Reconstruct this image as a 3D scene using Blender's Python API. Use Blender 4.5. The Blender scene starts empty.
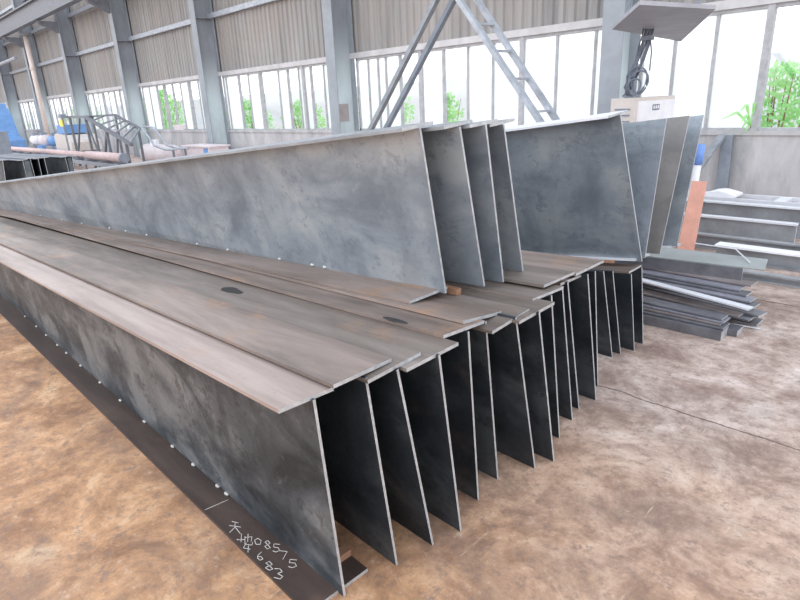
import bpy, bmesh, math, random
from mathutils import Vector, Matrix
random.seed(7)
S = bpy.context.scene
C = S.collection

DATA = {"cam": [[0.696718, -0.202046, 0.688303], [0.715964, 0.255373, -0.649754], [-0.044494, 0.945496, 0.322581]], "lower": [[-1.298, [0.899, 0.0], [0.857, 0.785], [0.743, 0.79], [0.94, 0.785]], [-1.272, [1.123, 0.0], [1.039, 0.797], [0.921, 0.802], [1.161, 0.801]], [-1.244, [1.287, 0.0], [1.149, 0.793], [1.032, 0.802], [1.269, 0.808]], [-1.215, [1.417, 0.0], [1.316, 0.796], [1.173, 0.807], [1.43, 0.799]], [-1.282, [1.61, 0.0], [1.552, 0.789], [1.426, 0.801], [1.663, 0.788]], [-1.308, [1.78, 0.0], [1.69, 0.782], [1.569, 0.798], [1.807, 0.786]], [-1.233, [1.958, 0.0], [1.783, 0.789], [1.648, 0.792], [1.893, 0.8]], [-1.199, [2.061, 0.0], [1.894, 0.786], [1.774, 0.791], [2.025, 0.788]], [-1.284, [2.25, 0.0], [2.121, 0.781], [1.992, 0.788], [2.239, 0.778]], [-1.323, [2.438, 0.0], [2.276, 0.77], [2.138, 0.787], [2.401, 0.798]], [-1.358, [2.566, 0.0], [2.383, 0.762], [2.338, 0.763], [2.551, 0.762]], [-1.336, [2.709, 0.0], [2.53, 0.77], [2.436, 0.773], [2.709, 0.787]], [-1.408, [2.867, 0.0], [2.743, 0.724], None, None], [-1.532, [3.286, 0.0], [3.085, 0.624], None, None], [-1.516, [3.366, 0.0], [3.169, 0.607], None, None], [-1.473, [3.469, 0.0], [3.325, 0.56], [3.318, 0.568], [3.487, 0.574]], [-1.479, [3.611, 0.0], [3.482, 0.564], None, None]], "upper": [[-1.62, [1.809, 0.793], [1.679, 1.513], [[1.613, 0.778], [1.852, 0.786]], [[1.592, 1.507], [1.767, 1.523]]], [-1.54, [1.979, 0.798], [1.821, 1.508], None, [[1.739, 1.506], [1.914, 1.521]]], [-1.51, [2.08, 0.798], [1.947, 1.509], None, [[1.858, 1.504], [2.04, 1.516]]], [-1.54, [2.278, 0.799], [2.109, 1.501], None, [[2.026, 1.497], [2.203, 1.512]]], [-1.45, [3.407, 0.615], [2.986, 1.497], None, None], [-1.45, [3.445, 0.628], [3.562, 1.452], [[3.378, 0.621], [3.591, 0.613]], None], [-1.45, [3.666, 0.607], [3.904, 1.451], None, None], [-1.45, [3.935, 0.602], [4.136, 1.444], [[3.821, 0.605], [4.094, 0.577]], None]], "leftstack": [[[2.726, 0.811], [2.691, 0.458]], [[3.092, 0.776], [3.097, 0.454]], [[3.241, 0.798], [3.247, 0.474]], [[3.394, 0.784], [3.388, 0.487]], [[3.514, 0.79], [3.515, 0.473]], [[3.936, 0.768], [3.951, 0.492]], [[4.083, 0.77], [4.067, 0.491]]], "chalk": [[[[-1.924, 0.816], [-1.895, 0.83]], [[-1.909, 0.797], [-1.866, 0.824]], [[-1.908, 0.822], [-1.882, 0.805], [-1.871, 0.776]], [[-1.883, 0.808], [-1.834, 0.803]]], [[[-1.816, 0.778], [-1.809, 0.779]]], [[[-1.809, 0.779], [-1.791, 0.799]], [[-1.83, 0.806], [-1.789, 0.781]], [[-1.8, 0.804], [-1.784, 0.826], [-1.763, 0.81]], [[-1.81, 0.824], [-1.772, 0.8]], [[-1.806, 0.808], [-1.767, 0.785], [-1.743, 0.802], [-1.755, 0.812]]], [[[-1.759, 0.837], [-1.76, 0.823], [-1.735, 0.815], [-1.723, 0.826], [-1.739, 0.84], [-1.759, 0.837]]], [[[-1.7, 0.845], [-1.7, 0.856], [-1.72, 0.857], [-1.721, 0.846], [-1.7, 0.845], [-1.678, 0.843], [-1.681, 0.832], [-1.701, 0.832], [-1.7, 0.845]]], [[[-1.666, 0.878], [-1.686, 0.864], [-1.672, 0.854], [-1.657, 0.864], [-1.639, 0.859], [-1.643, 0.845], [-1.658, 0.841]]], [[[-1.637, 0.86], [-1.613, 0.876], [-1.592, 0.843]]], [[[-1.55, 0.877], [-1.572, 0.861], [-1.56, 0.85], [-1.543, 0.863], [-1.526, 0.858], [-1.532, 0.842], [-1.547, 0.837]]], [[[-1.77, 0.793], [-1.754, 0.771], [-1.728, 0.786]], [[-1.751, 0.791], [-1.72, 0.771]]], [[[-1.684, 0.809], [-1.679, 0.789], [-1.668, 0.781], [-1.651, 0.781], [-1.648, 0.792], [-1.665, 0.794], [-1.673, 0.785]]], [[[-1.602, 0.79], [-1.599, 0.802], [-1.62, 0.802], [-1.623, 0.789], [-1.602, 0.79], [-1.578, 0.791], [-1.583, 0.778], [-1.604, 0.775], [-1.602, 0.79]]], [[[-1.576, 0.796], [-1.56, 0.809], [-1.541, 0.807], [-1.547, 0.791], [-1.521, 0.796], [-1.519, 0.782], [-1.541, 0.772]]], [[[-2.075, 0.773], [-2.062, 0.873]]]], "weld1": [-2.1, -2.18, -2.42, -2.65, -3.01, -3.37, -3.72, -4.1, -4.42, -4.64, -4.94, -5.23, -5.59], "weldU": [-3.88, -3.46, -2.87, -2.56, -2.45, -4.73, -5.16, -5.53, -6.26, -6.88, -7.65, -8.57], "aframe": {"near": [[-4.217, 4.8, 2.708], [-5.431, 4.8, 1.333], [-3.124, 4.8, 1.406]], "far": [[-4.217, 5.073, 2.733], [-5.461, 5.073, 1.317], [-3.137, 5.073, 1.419]], "r": [[[-3.537, 4.8, 1.975], [-3.525, 5.073, 1.961]], [[-3.171, 4.8, 1.52], [-3.163, 5.073, 1.51]], [[-3.919, 4.8, 2.422], [-3.914, 5.073, 2.43]]]}}
CORAL = ((-2.291, 6.224, 0.0), (-2.128, 6.236, .0), (-2.107, 6.30, .705), (-2.247, 6.30, .705))
SC_I = 3; SC = (-2.65, 1.325)
PLATE = [(-2.944, 5.743, 2.2), (-3.257, 8.2, 2.2), (-1.841, 5.235, 2.2), (-2.045, 4.369, 2.2)]
STRIPS = [
 ('brown flat strip on the upper left of the pile below the channel', (-1.993, 4.70, .20), (-1.167, 4.678, .20), .16, .012, 'b'),
 ('thin grey strip just under the brown one', (-1.951, 4.60, .182), (-1.213, 4.58, .182), .12, .012, 'l'),
 ('dark strip second below the brown one', (-1.95, 4.56, .165), (-1.15, 4.53, .165), .12, .012, 'd'),
 ('grey strip in the middle of the pile with a ragged end', (-1.943, 4.52, .15), (-1.101, 4.45, .15), .12, .012, 'l'),
 ('dark strip directly below the ragged grey one', (-1.94, 4.47, .133), (-1.06, 4.40, .133), .12, .012, 'd'),
 ('bright lavender-white strip lying slanted across the pile', (-1.819, 4.343, .19), (-1.035, 4.181, .185), .07, .012, 'w'),
 ('thin dark strip right under the bright slanted one', (-1.82, 4.36, .172), (-1.06, 4.215, .168), .08, .010, 'd'),
 ('dark strip reaching farthest right from the middle of the pile', (-1.889, 4.45, .115), (-.996, 4.285, .115), .12, .014, 'd'),
 ('brown-grey strip with its end below the bright slanted one', (-1.79, 4.294, .11), (-1.10, 4.23, .11), .1, .012, 'b'),
 ('thin grey strip under the brown-grey one', (-1.80, 4.28, .092), (-1.03, 4.25, .092), .12, .010, 'l'),
 ('dark strip third above the floor sticking out right', (-1.80, 4.29, .072), (-1.05, 4.28, .072), .14, .012, 'd'),
 ('long dark strip near the floor sticking out under the others', (-1.804, 4.30, .045), (-1.0, 4.30, .045), .14, .014, 'd'),
 ('upper strip of the lower front bundle', (-1.695, 4.081, .12), (-1.155, 4.06, .12), .12, .010, 'd'),
 ('second strip of the lower front bundle, slightly longer', (-1.69, 4.05, .106), (-1.135, 4.045, .106), .13, .010, 'l'),
 ('third brownish strip of the lower front bundle', (-1.665, 4.023, .092), (-1.15, 4.03, .092), .14, .010, 'b'),
 ('fourth strip of the lower front bundle, above the channel', (-1.665, 3.99, .078), (-1.12, 4.0, .078), .14, .010, 'd'),
 ('lowest front channel of the pile, deepest dark side', (-1.626, 3.95, .064), (-1.117, 3.967, .064), .15, .063, 'd'),
 ('short dark block end showing right of the lowest channel', (-1.63, 4.10, .045), (-1.06, 4.10, .045), .12, .044, 'd'),
]
BUSH = [
 ('tall bright shrub seen through the window left of the A-shaped frame', -13.0, 2.5, 1.7),
 ('low shrub seen through the pane right of the A-shaped frame strut', -10.6, 1.75, .9),
 ('large bushy shrub outside the window at the right edge', -3.0, 1.9, 1.3),
 ('bright shrub outside at the very right edge of the view', -1.6, 2.1, 1.3),
 ('small shrub outside the window right of the tall pale column', -21.9, 1.6, 1.2),
 ('shrub outside the middle of the third window from the right', -20.4, 1.9, 1.6),
 ('shrub outside close to the column with the notice', -17.0, 1.8, 1.6),
 ('low yellowish shrub outside the window above the drum', -30.8, 1.7, 2.2),
 ('tall shrub outside the window above the workbench', -28.6, 2.6, 2.4),
 ('shrub outside the window behind the lattice frame', -40.0, 2.4, 2.2),
 ('shrub outside the farthest visible window', -58.0, 1.7, 3.0),
]
# ---------------------------------------------------------------- materials
def new_mat(name):
    m = bpy.data.materials.new(name); m.use_nodes = True
    nt = m.node_tree; b = nt.nodes['Principled BSDF']
    return m, nt, b
def N(nt, t, **k):
    n = nt.nodes.new(t)
    for a, v in k.items():
        if a in n.inputs: n.inputs[a].default_value = v
        else: setattr(n, a, v)
    return n
def ramp(nt, fac, stops):
    r = nt.nodes.new('ShaderNodeValToRGB')
    e = r.color_ramp.elements
    while len(e) > 1: e.remove(e[-1])
    e[0].position = stops[0][0]; e[0].color = (*stops[0][1], 1)
    for p, c in stops[1:]:
        x = e.new(p); x.color = (*c, 1)
    nt.links.new(fac, r.inputs[0]); return r.outputs[0]
def coords(nt, scale=(1, 1, 1), rnd=True):
    tc = nt.nodes.new('ShaderNodeTexCoord')
    mp = nt.nodes.new('ShaderNodeMapping'); mp.inputs['Scale'].default_value = scale
    src = tc.outputs['Object']
    if rnd:
        oi = nt.nodes.new('ShaderNodeObjectInfo')
        mu = N(nt, 'ShaderNodeMath', operation='MULTIPLY'); mu.inputs[1].default_value = 37.0
        nt.links.new(oi.outputs['Random'], mu.inputs[0])
        ad = N(nt, 'ShaderNodeVectorMath', operation='ADD')
        nt.links.new(src, ad.inputs[0]); nt.links.new(mu.outputs[0], ad.inputs[1]); src = ad.outputs[0]
    nt.links.new(src, mp.inputs['Vector']); return mp.outputs[0]
def noise(nt, vec, scale, detail=5, rough=.6, dist=0):
    n = N(nt, 'ShaderNodeTexNoise'); n.inputs['Scale'].default_value = scale
    n.inputs['Detail'].default_value = detail; n.inputs['Roughness'].default_value = rough
    n.inputs['Distortion'].default_value = dist
    nt.links.new(vec, n.inputs['Vector']); return n.outputs['Fac']
def mixc(nt, fac, a, b, mode='MIX'):
    m = nt.nodes.new('ShaderNodeMix'); m.data_type = 'RGBA'; m.blend_type = mode
    for i, v in ((0, fac), (6, a), (7, b)):
        if isinstance(v, (int, float)): m.inputs[i].default_value = v
        elif isinstance(v, tuple): m.inputs[i].default_value = (*v, 1)
        else: nt.links.new(v, m.inputs[i])
    return m.outputs[2]
def bump(nt, b, h, strength=.3, dist=.01):
    bp = N(nt, 'ShaderNodeBump'); bp.inputs['Strength'].default_value = strength; bp.inputs['Distance'].default_value = dist
    nt.links.new(h, bp.inputs['Height']); nt.links.new(bp.outputs[0], b.inputs['Normal'])

def plain(name, col, rough=.6, metal=0, var=.12, scale=6):
    m, nt, b = new_mat(name)
    v = coords(nt)
    n = noise(nt, v, scale, 6, .65)
    lo = tuple(c*(1-var) for c in col); hi = tuple(min(1, c*(1+var)) for c in col)
    nt.links.new(ramp(nt, n, [(.3, lo), (.7, hi)]), b.inputs['Base Color'])
    b.inputs['Roughness'].default_value = rough; b.inputs['Metallic'].default_value = metal
    return m

def steel_web(name, dark, mid, light, rust=.0, rough=.5, metal=.25, spec=.4):
    m, nt, b = new_mat(name)
    v1 = coords(nt, (.9, 1, 1.5)); v2 = coords(nt, (5, 1, 1.1)); v3 = coords(nt, (1, 1, 1))
    patch = noise(nt, v1, 1.7, 8, .62, .5)
    drip = noise(nt, v2, 1.1, 4, .6)
    fine = noise(nt, v3, 40, 6, .75); speck = noise(nt, v3, 9, 9, .8, .3)
    c = ramp(nt, patch, [(.36, dark), (.5, mid), (.62, light)])
    c = mixc(nt, ramp(nt, speck, [(.54, (0, 0, 0)), (.60, (.6, .6, .6))]), c, dark)
    c = mixc(nt, ramp(nt, speck, [(.36, (.4, .4, .4)), (.42, (0, 0, 0))]), c, light)
    c = mixc(nt, ramp(nt, drip, [(.52, (0, 0, 0)), (.72, (.6, .6, .6))]), c, dark)
    c = mixc(nt, ramp(nt, fine, [(.62, (0, 0, 0)), (.7, (.45, .45, .45))]), c, tuple(x*.45 for x in dark))
    if rust:
        rn = noise(nt, v3, 2.3, 6, .7, .3)
        c = mixc(nt, ramp(nt, rn, [(.6, (0, 0, 0)), (.72, (rust, rust, rust))]), c, (.34, .19, .12))
    nt.links.new(c, b.inputs['Base Color'])
    nt.links.new(ramp(nt, fine, [(.3, (rough-.1,)*3), (.7, (rough+.12,)*3)]), b.inputs['Roughness'])
    b.inputs['Metallic'].default_value = metal
    b.inputs['Specular IOR Level'].default_value = spec
    bump(nt, b, fine, .15, .003)
    return m
def steel_top(name, a, bcol, c3, rustamt):
    m, nt, b = new_mat(name)
    v1 = coords(nt, (.35, 2.2, 1)); v3 = coords(nt, (1, 1, 1)); v2 = coords(nt, (.25, 9, 1))
    p = noise(nt, v1, 1.9, 8, .68, .4)
    c = ramp(nt, p, [(.32, a), (.5, bcol), (.68, c3)])
    st = noise(nt, v2, 1.5, 4, .6)
    c = mixc(nt, ramp(nt, st, [(.5, (0, 0, 0)), (.72, (.5, .5, .5))]), c, a)
    r = noise(nt, v3, 1.9, 7, .72, .4)
    c = mixc(nt, ramp(nt, r, [(.56, (0, 0, 0)), (.66, (rustamt,)*3)]), c, (.42, .24, .14))
    f = noise(nt, v3, 55, 5, .7)
    c = mixc(nt, ramp(nt, f, [(.6, (0, 0, 0)), (.72, (.3, .3, .3))]), c, tuple(x*.4 for x in a))
    nt.links.new(c, b.inputs['Base Color'])
    b.inputs['Roughness'].default_value = .55; b.inputs['Metallic'].default_value = .15
    bump(nt, b, f, .12, .002)
    return m

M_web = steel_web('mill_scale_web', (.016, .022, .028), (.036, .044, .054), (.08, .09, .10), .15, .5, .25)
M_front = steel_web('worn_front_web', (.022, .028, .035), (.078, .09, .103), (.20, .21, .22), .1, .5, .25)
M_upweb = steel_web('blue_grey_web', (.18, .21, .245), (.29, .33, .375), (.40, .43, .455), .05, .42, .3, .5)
M_top = steel_top('rusty_flange', (.115, .09, .078), (.25, .195, .168), (.38, .30, .265), .6)
M_pink = steel_top('pink_flange', (.28, .215, .19), (.42, .33, .295), (.52, .42, .38), .3)
M_grey = steel_top('grey_flange', (.115, .09, .077), (.21, .172, .15), (.31, .26, .235), .35)
M_brown = steel_top('brown_flange', (.045, .03, .026), (.075, .05, .043), (.12, .085, .07), .1)
M_cut = plain('cut_edge', (.48, .50, .52), .4, .3, .25, 30)
M_weld = plain('weld_metal', (.55, .54, .52), .35, .3, .2, 60)
M_burn = plain('burnt_halo', (.42, .40, .36), .8, 0, .3, 40)
M_chalk = plain('chalk', (.72, .68, .64), .95, 0, .2, 80)
M_scorch = plain('scorch', (.035, .032, .032), .85, 0, .3, 30)
M_girder = plain('girder_grey', (.30, .31, .33), .6, .1, .3, 3)
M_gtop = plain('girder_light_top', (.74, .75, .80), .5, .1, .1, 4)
M_coral = plain('coral_primer', (.80, .42, .33), .75, 0, .12, 9)
M_green = plain('green_grey_plate', (.33, .36, .36), .5, .2, .12, 4)
M_strip = plain('dark_strip', (.17, .17, .19), .5, .25, .35, 5)
M_strip2 = plain('lavender_strip', (.36, .36, .42), .4, .35, .3, 5)
M_strip3 = plain('brown_strip', (.30, .26, .26), .6, .2, .3, 5)
M_dim = plain('dim_frame_steel', (.19, .20, .23), .55, .2, .25, 8)
M_steelgrey = plain('frame_steel', (.30, .32, .35), .55, .2, .25, 8)
M_ladder = plain('ladder_steel', (.42, .45, .50), .5, .3, .25, 8)
M_frame = plain('window_frame_paint', (.42, .42, .44), .6, 0, .2, 8)
M_white = plain('white_sheet', (.88, .88, .92), .6, 0, .08, 5)
M_beige = plain('beige_cabinet', (.68, .62, .58), .6, 0, .1, 5)
M_cable = plain('dark_cable', (.20, .23, .29), .6, 0, .2, 20)
M_post = plain('dark_post', (.24, .27, .32), .6, 0, .2, 6)
M_plate = plain('hanging_plate', (.40, .40, .44), .6, .1, .18, 2.5)
M_pinkpipe = plain('pink_pipe', (.62, .47, .46), .6, 0, .15, 3)
M_tank = plain('pale_tank', (.72, .64, .66), .6, 0, .12, 3)
M_blue = plain('blue_paint', (.16, .32, .62), .5, 0, .15, 4)
M_bluew = plain('bright_blue', (.20, .36, .80), .5, 0, .1, 4)
M_yellow = plain('yellow_paint', (.85, .78, .15), .5, 0, .1, 4)
M_timber = plain('orange_timber', (.34, .18, .11), .8, 0, .25, 14)
M_outwall = plain('pale_render', (.90, .90, .92), .9, 0, .03, 1)
M_outground = plain('pale_yard', (.62, .62, .58), .9, 0, .1, .6)
M_head = plain('pale_header', (.56, .55, .56), .7, 0, .15, 3)
M_down = plain('cream_pipe', (.70, .60, .55), .5, 0, .1, 3)

def mat_leaf():
    m, nt, b = new_mat('leaf')
    v = coords(nt); n = noise(nt, v, 3, 3, .6)
    nt.links.new(ramp(nt, n, [(.35, (.20, .50, .16)), (.5, (.42, .78, .30)), (.68, (.62, .92, .55))]), b.inputs['Base Color'])
    b.inputs['Roughness'].default_value = .5
    tr = N(nt, 'ShaderNodeBsdfTranslucent'); tr.inputs[0].default_value = (.5, .9, .35, 1)
    mx = N(nt, 'ShaderNodeMixShader'); mx.inputs[0].default_value = .4
    out = nt.nodes['Material Output']
    nt.links.new(b.outputs[0], mx.inputs[1]); nt.links.new(tr.outputs[0], mx.inputs[2]); nt.links.new(mx.outputs[0], out.inputs[0])
    return m
M_leaf = mat_leaf()
def mat_glass(name, frosted):
    m, nt, b = new_mat(name); out = nt.nodes['Material Output']
    tp = N(nt, 'ShaderNodeBsdfTransparent')
    mx = N(nt, 'ShaderNodeMixShader')
    if frosted:
        tr = N(nt, 'ShaderNodeBsdfTranslucent'); tr.inputs[0].default_value = (1, 1, 1, 1); mx.inputs[0].default_value = .6
        nt.links.new(tp.outputs[0], mx.inputs[1]); nt.links.new(tr.outputs[0], mx.inputs[2])
    else:
        gl = N(nt, 'ShaderNodeBsdfGlossy'); gl.inputs['Roughness'].default_value = .03; mx.inputs[0].default_value = .06
        nt.links.new(tp.outputs[0], mx.inputs[1]); nt.links.new(gl.outputs[0], mx.inputs[2])
    nt.links.new(mx.outputs[0], out.inputs[0]); nt.nodes.remove(b)
    return m
M_clear = mat_glass('clear_glass', False); M_frost = mat_glass('frosted_glass', True)

def mat_floor():
    m, nt, b = new_mat('dusty_concrete')
    v = coords(nt, rnd=False)
    big = noise(nt, v, .55, 4, .55, .3); med = noise(nt, v, 2.6, 10, .75, .4); fine = noise(nt, v, 16, 10, .85)
    sepn = N(nt, 'ShaderNodeSeparateXYZ'); nt.links.new(v, sepn.inputs[0])
    pinkc = ramp(nt, med, [(.30, (.22, .14, .12)), (.43, (.39, .28, .235)), (.55, (.62, .49, .43)), (.68, (.82, .71, .66))])
    orng = ramp(nt, med, [(.30, (.20, .09, .05)), (.43, (.42, .22, .115)), (.55, (.66, .37, .20)), (.68, (.86, .60, .38))])
    # orange tone strongest near the front side of the stack, fading towards +y
    mr = N(nt, 'ShaderNodeMapRange'); mr.inputs['From Min'].default_value = 3.0; mr.inputs['From Max'].default_value = 1.0
    ad = N(nt, 'ShaderNodeMath', operation='MULTIPLY_ADD'); ad.inputs[1].default_value = -3.2
    nt.links.new(big, ad.inputs[0])
    a2 = N(nt, 'ShaderNodeMath', operation='ADD'); a2.inputs[1].default_value = 1.6
    nt.links.new(sepn.outputs['Y'], ad.inputs[2]); nt.links.new(ad.outputs[0], a2.inputs[0]); nt.links.new(a2.outputs[0], mr.inputs['Value'])
    c = mixc(nt, mr.outputs[0], pinkc, orng)
    dk = noise(nt, coords(nt, (1, 1.8, 1), False), 1.1, 5, .65, .5)
    c = mixc(nt, ramp(nt, dk, [(.5, (0, 0, 0)), (.66, (.5, .5, .5))]), c, (.20, .14, .12))
    c = mixc(nt, ramp(nt, fine, [(.40, (.75, .75, .75)), (.49, (0, 0, 0))]), c, (.25, .17, .14))
    c = mixc(nt, ramp(nt, fine, [(.55, (0, 0, 0)), (.66, (.5, .5, .5))]), c, (.84, .70, .58))
    # scuffs across the slab
    sc = noise(nt, coords(nt, (14, 1.0, 1), False), 1.6, 5, .75, .2)
    c = mixc(nt, ramp(nt, sc, [(.66, (0, 0, 0)), (.72, (.55, .55, .55))]), c, (.88, .74, .60))
    # slab joints
    wob = noise(nt, v, 6, 8, .75)
    for y0, w in ((2.88, .006), (5.0, .009), (-1.6, .006)):
        s = N(nt, 'ShaderNodeMath', operation='MULTIPLY_ADD'); s.inputs[1].default_value = .06
        nt.links.new(wob, s.inputs[0]); nt.links.new(sepn.outputs['Y'], s.inputs[2])
        cp = N(nt, 'ShaderNodeMath', operation='COMPARE'); cp.inputs[1].default_value = y0+.03; cp.inputs[2].default_value = w
        nt.links.new(s.outputs[0], cp.inputs[0])
        c = mixc(nt, cp.outputs[0], c, (.17, .12, .10))
    nt.links.new(c, b.inputs['Base Color'])
    b.inputs['Roughness'].default_value = .8
    bump(nt, b, fine, .5, .012)
    return m
M_floor = mat_floor()
def mat_clad():
    m, nt, b = new_mat('cladding')
    v = coords(nt, (5, 5, .25), False)
    n = noise(nt, v, 1.0, 5, .65); n2 = noise(nt, coords(nt, rnd=False), .5, 3)
    c = ramp(nt, n, [(.3, (.24, .235, .235)), (.5, (.325, .315, .31)), (.7, (.42, .405, .395))])
    c = mixc(nt, ramp(nt, n2, [(.45, (0, 0, 0)), (.65, (.5, .5, .5))]), c, (.36, .315, .285))
    nt.links.new(c, b.inputs['Base Color']); b.inputs['Roughness'].default_value = .7
    return m
M_clad = mat_clad()
def mat_conc():
    m, nt, b = new_mat('lower_wall_render')
    n = noise(nt, coords(nt, (1.6, 1.6, .5), False), 1.3, 6, .7, .4)
    nt.links.new(ramp(nt, n, [(.32, (.30, .31, .33)), (.5, (.47, .46, .47)), (.7, (.60, .59, .60))]), b.inputs['Base Color'])
    b.inputs['Roughness'].default_value = .85
    return m
M_conc = mat_conc()
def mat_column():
    m, nt, b = new_mat('column_paint_glare')
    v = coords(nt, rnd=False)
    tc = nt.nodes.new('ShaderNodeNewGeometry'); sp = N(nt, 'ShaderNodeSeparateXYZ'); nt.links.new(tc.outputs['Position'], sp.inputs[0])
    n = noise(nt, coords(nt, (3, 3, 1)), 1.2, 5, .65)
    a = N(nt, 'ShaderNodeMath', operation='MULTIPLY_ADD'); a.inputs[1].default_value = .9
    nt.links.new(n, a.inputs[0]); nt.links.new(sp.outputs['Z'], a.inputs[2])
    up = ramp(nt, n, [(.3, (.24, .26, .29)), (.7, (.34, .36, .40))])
    lo = ramp(nt, n, [(.3, (.50, .58, .60)), (.7, (.66, .74, .76))])  # window glare painted into the colour: slate above, paler towards the floor
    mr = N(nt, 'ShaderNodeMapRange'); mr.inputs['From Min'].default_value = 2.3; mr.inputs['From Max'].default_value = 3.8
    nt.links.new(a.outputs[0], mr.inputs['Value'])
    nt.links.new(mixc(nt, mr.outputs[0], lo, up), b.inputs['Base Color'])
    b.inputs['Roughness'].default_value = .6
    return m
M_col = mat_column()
M_flange = plain('slate_column_paint', (.31, .34, .375), .6, 0, .15, 2)

# ---------------------------------------------------------------- mesh helpers
def link(name, bm, mats, parent=None, loc=(0, 0, 0), smooth=False):
    """bm is in world coordinates; loc is where the object's origin goes."""
    loc = Vector(loc)
    org = Vector(parent['_o']) if parent is not None and '_o' in parent else loc
    bmesh.ops.recalc_face_normals(bm, faces=bm.faces)
    bm.transform(Matrix.Translation(-org))
    me = bpy.data.meshes.new(name); bm.to_mesh(me); bm.free()
    for m in (mats if isinstance(mats, (list, tuple)) else [mats]): me.materials.append(m)
    if smooth:
        for p in me.polygons: p.use_smooth = True
    o = bpy.data.objects.new(name, me); C.objects.link(o)
    if parent is not None: o.parent = parent; o['_o'] = tuple(org)
    else: o.location = loc; o['_o'] = tuple(org)
    return o
def thing(name, label, cat, loc, group=None):
    o = bpy.data.objects.new(name, None); C.objects.link(o); o.location = loc; o['_o'] = tuple(loc)
    o.empty_display_size = .2
    o['label'] = label; o['category'] = cat
    if group: o['group'] = group
    return o
def tag(o, label, cat, group=None):
    o['label'] = label; o['category'] = cat
    if group: o['group'] = group
    return o
def struct(name, bm, mats, parent=None, loc=(0, 0, 0)):
    o = link(name, bm, mats, parent, loc); o['kind'] = 'structure'; return o
def box(bm, a, b, mi=0):
    (x0, y0, z0), (x1, y1, z1) = a, b
    vs = [bm.verts.new((x, y, z)) for x in (x0, x1) for y in (y0, y1) for z in (z0, z1)]
    for f in ((0, 1, 3, 2), (4, 6, 7, 5), (0, 4, 5, 1), (2, 3, 7, 6), (0, 2, 6, 4), (1, 5, 7, 3)):
        bm.faces.new([vs[i] for i in f]).material_index = mi
def hexa(bm, near, far, mi=0, emi=None):
    """prism between two polygons of equal count; end faces get emi"""
    n = len(near)
    a = [bm.verts.new(p) for p in near]; b = [bm.verts.new(p) for p in far]
    bm.faces.new(a).material_index = mi if emi is None else emi
    bm.faces.new(list(reversed(b))).material_index = mi if emi is None else emi
    for i in range(n):
        j = (i+1) % n
        bm.faces.new((a[i], b[i], b[j], a[j])).material_index = mi
def bar(bm, p, q, w, h=None, up=(0, 0, 1), mi=0):
    p = Vector(p); q = Vector(q); d = (q-p).normalized(); h = h or w
    u = Vector(up)
    if abs(d.dot(u)) > .95: u = Vector((0, 1, 0))
    s = d.cross(u).normalized()*w/2; t = s.cross(d).normalized()*h/2
    c = [s+t, s-t, -s-t, -s+t]
    hexa(bm, [p+k for k in c], [q+k for k in c], mi)
def tube(bm, pts, r, n=8, mi=0, cap=True):
    pts = [Vector(p) for p in pts]; rings = []
    rs = r if isinstance(r, (list, tuple)) else [r]*len(pts)
    for i, p in enumerate(pts):
        d = (pts[min(i+1, len(pts)-1)]-pts[max(i-1, 0)]).normalized()
        u = Vector((0, 0, 1)) if abs(d.z) < .9 else Vector((1, 0, 0))
        s = d.cross(u).normalized(); t = s.cross(d)
        rings.append([bm.verts.new(p+(s*math.cos(a)+t*math.sin(a))*rs[i]) for a in [2*math.pi*k/n for k in range(n)]])
    for A, B in zip(rings, rings[1:]):
        for k in range(n): bm.faces.new((A[k], A[(k+1) % n], B[(k+1) % n], B[k])).material_index = mi
    if cap: bm.faces.new(list(reversed(rings[0]))); bm.faces.new(rings[-1])
def nb(): return bmesh.new()

# ---------------------------------------------------------------- tapered girders
TW, TF = .010, .013
def web_poly(x, b, t):
    b = Vector((x, *b)); t = Vector((x, *t)); d = (t-b).normalized(); s = Vector((0, -d.z, d.y))*TW/2
    return [b-s, b+s, t+s, t-s]
def fl_poly(x, a, c, top=True):
    a = Vector((x, *a)); c = Vector((x, *c)); d = (c-a).normalized(); s = Vector((0, -d.z, d.y))*TF
    if s.z < 0: s = -s
    return [a, c, c-s, a-s] if top else [a+s, c+s, c, a]
def shift(poly, x1, dy, dz): return [Vector((x1, p.y+dy, p.z+dz)) for p in poly]
def girder(label, x0, x1, b, t, ftop, fbot, db, dt, webm, topm, botm, grp=None, cat='steel beam', skew=0):
    """db, dt: (dy, dz) of the bottom and top edge at the far end"""
    L = x1-x0
    r = thing('steel_girder', label, cat, (x0, b[0], b[1]), grp)
    bm = nb()
    w = web_poly(x0, b, t)
    w[2].x -= skew; w[3].x -= skew
    far = [Vector((x1, w[0].y+db[0], w[0].z+db[1])), Vector((x1, w[1].y+db[0], w[1].z+db[1])),
           Vector((x1, w[2].y+dt[0], w[2].z+dt[1])), Vector((x1, w[3].y+dt[0], w[3].z+dt[1]))]
    hexa(bm, w, far, 0, 1)
    wb = link('web', bm, [webm, M_cut], r)
    if ftop:
        bm = nb(); p = fl_poly(x0-.012-skew, *ftop); hexa(bm, p, shift(p, x1, *dt), 0, 1)
        # burnt cut edge along both long sides
        link('top_flange', bm, [topm, M_cut], r)
    if fbot:
        bm = nb(); p = fl_poly(x0-.03, *fbot, top=False); hexa(bm, p, shift(p, x1, *db), 0, 1)
        link('bottom_flange', bm, [botm, M_cut], r)
    return r, wb
ORD = ['first', 'second', 'third', 'fourth', 'fifth', 'sixth', 'seventh', 'eighth', 'ninth', 'tenth', 'eleventh', 'twelfth']
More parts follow.
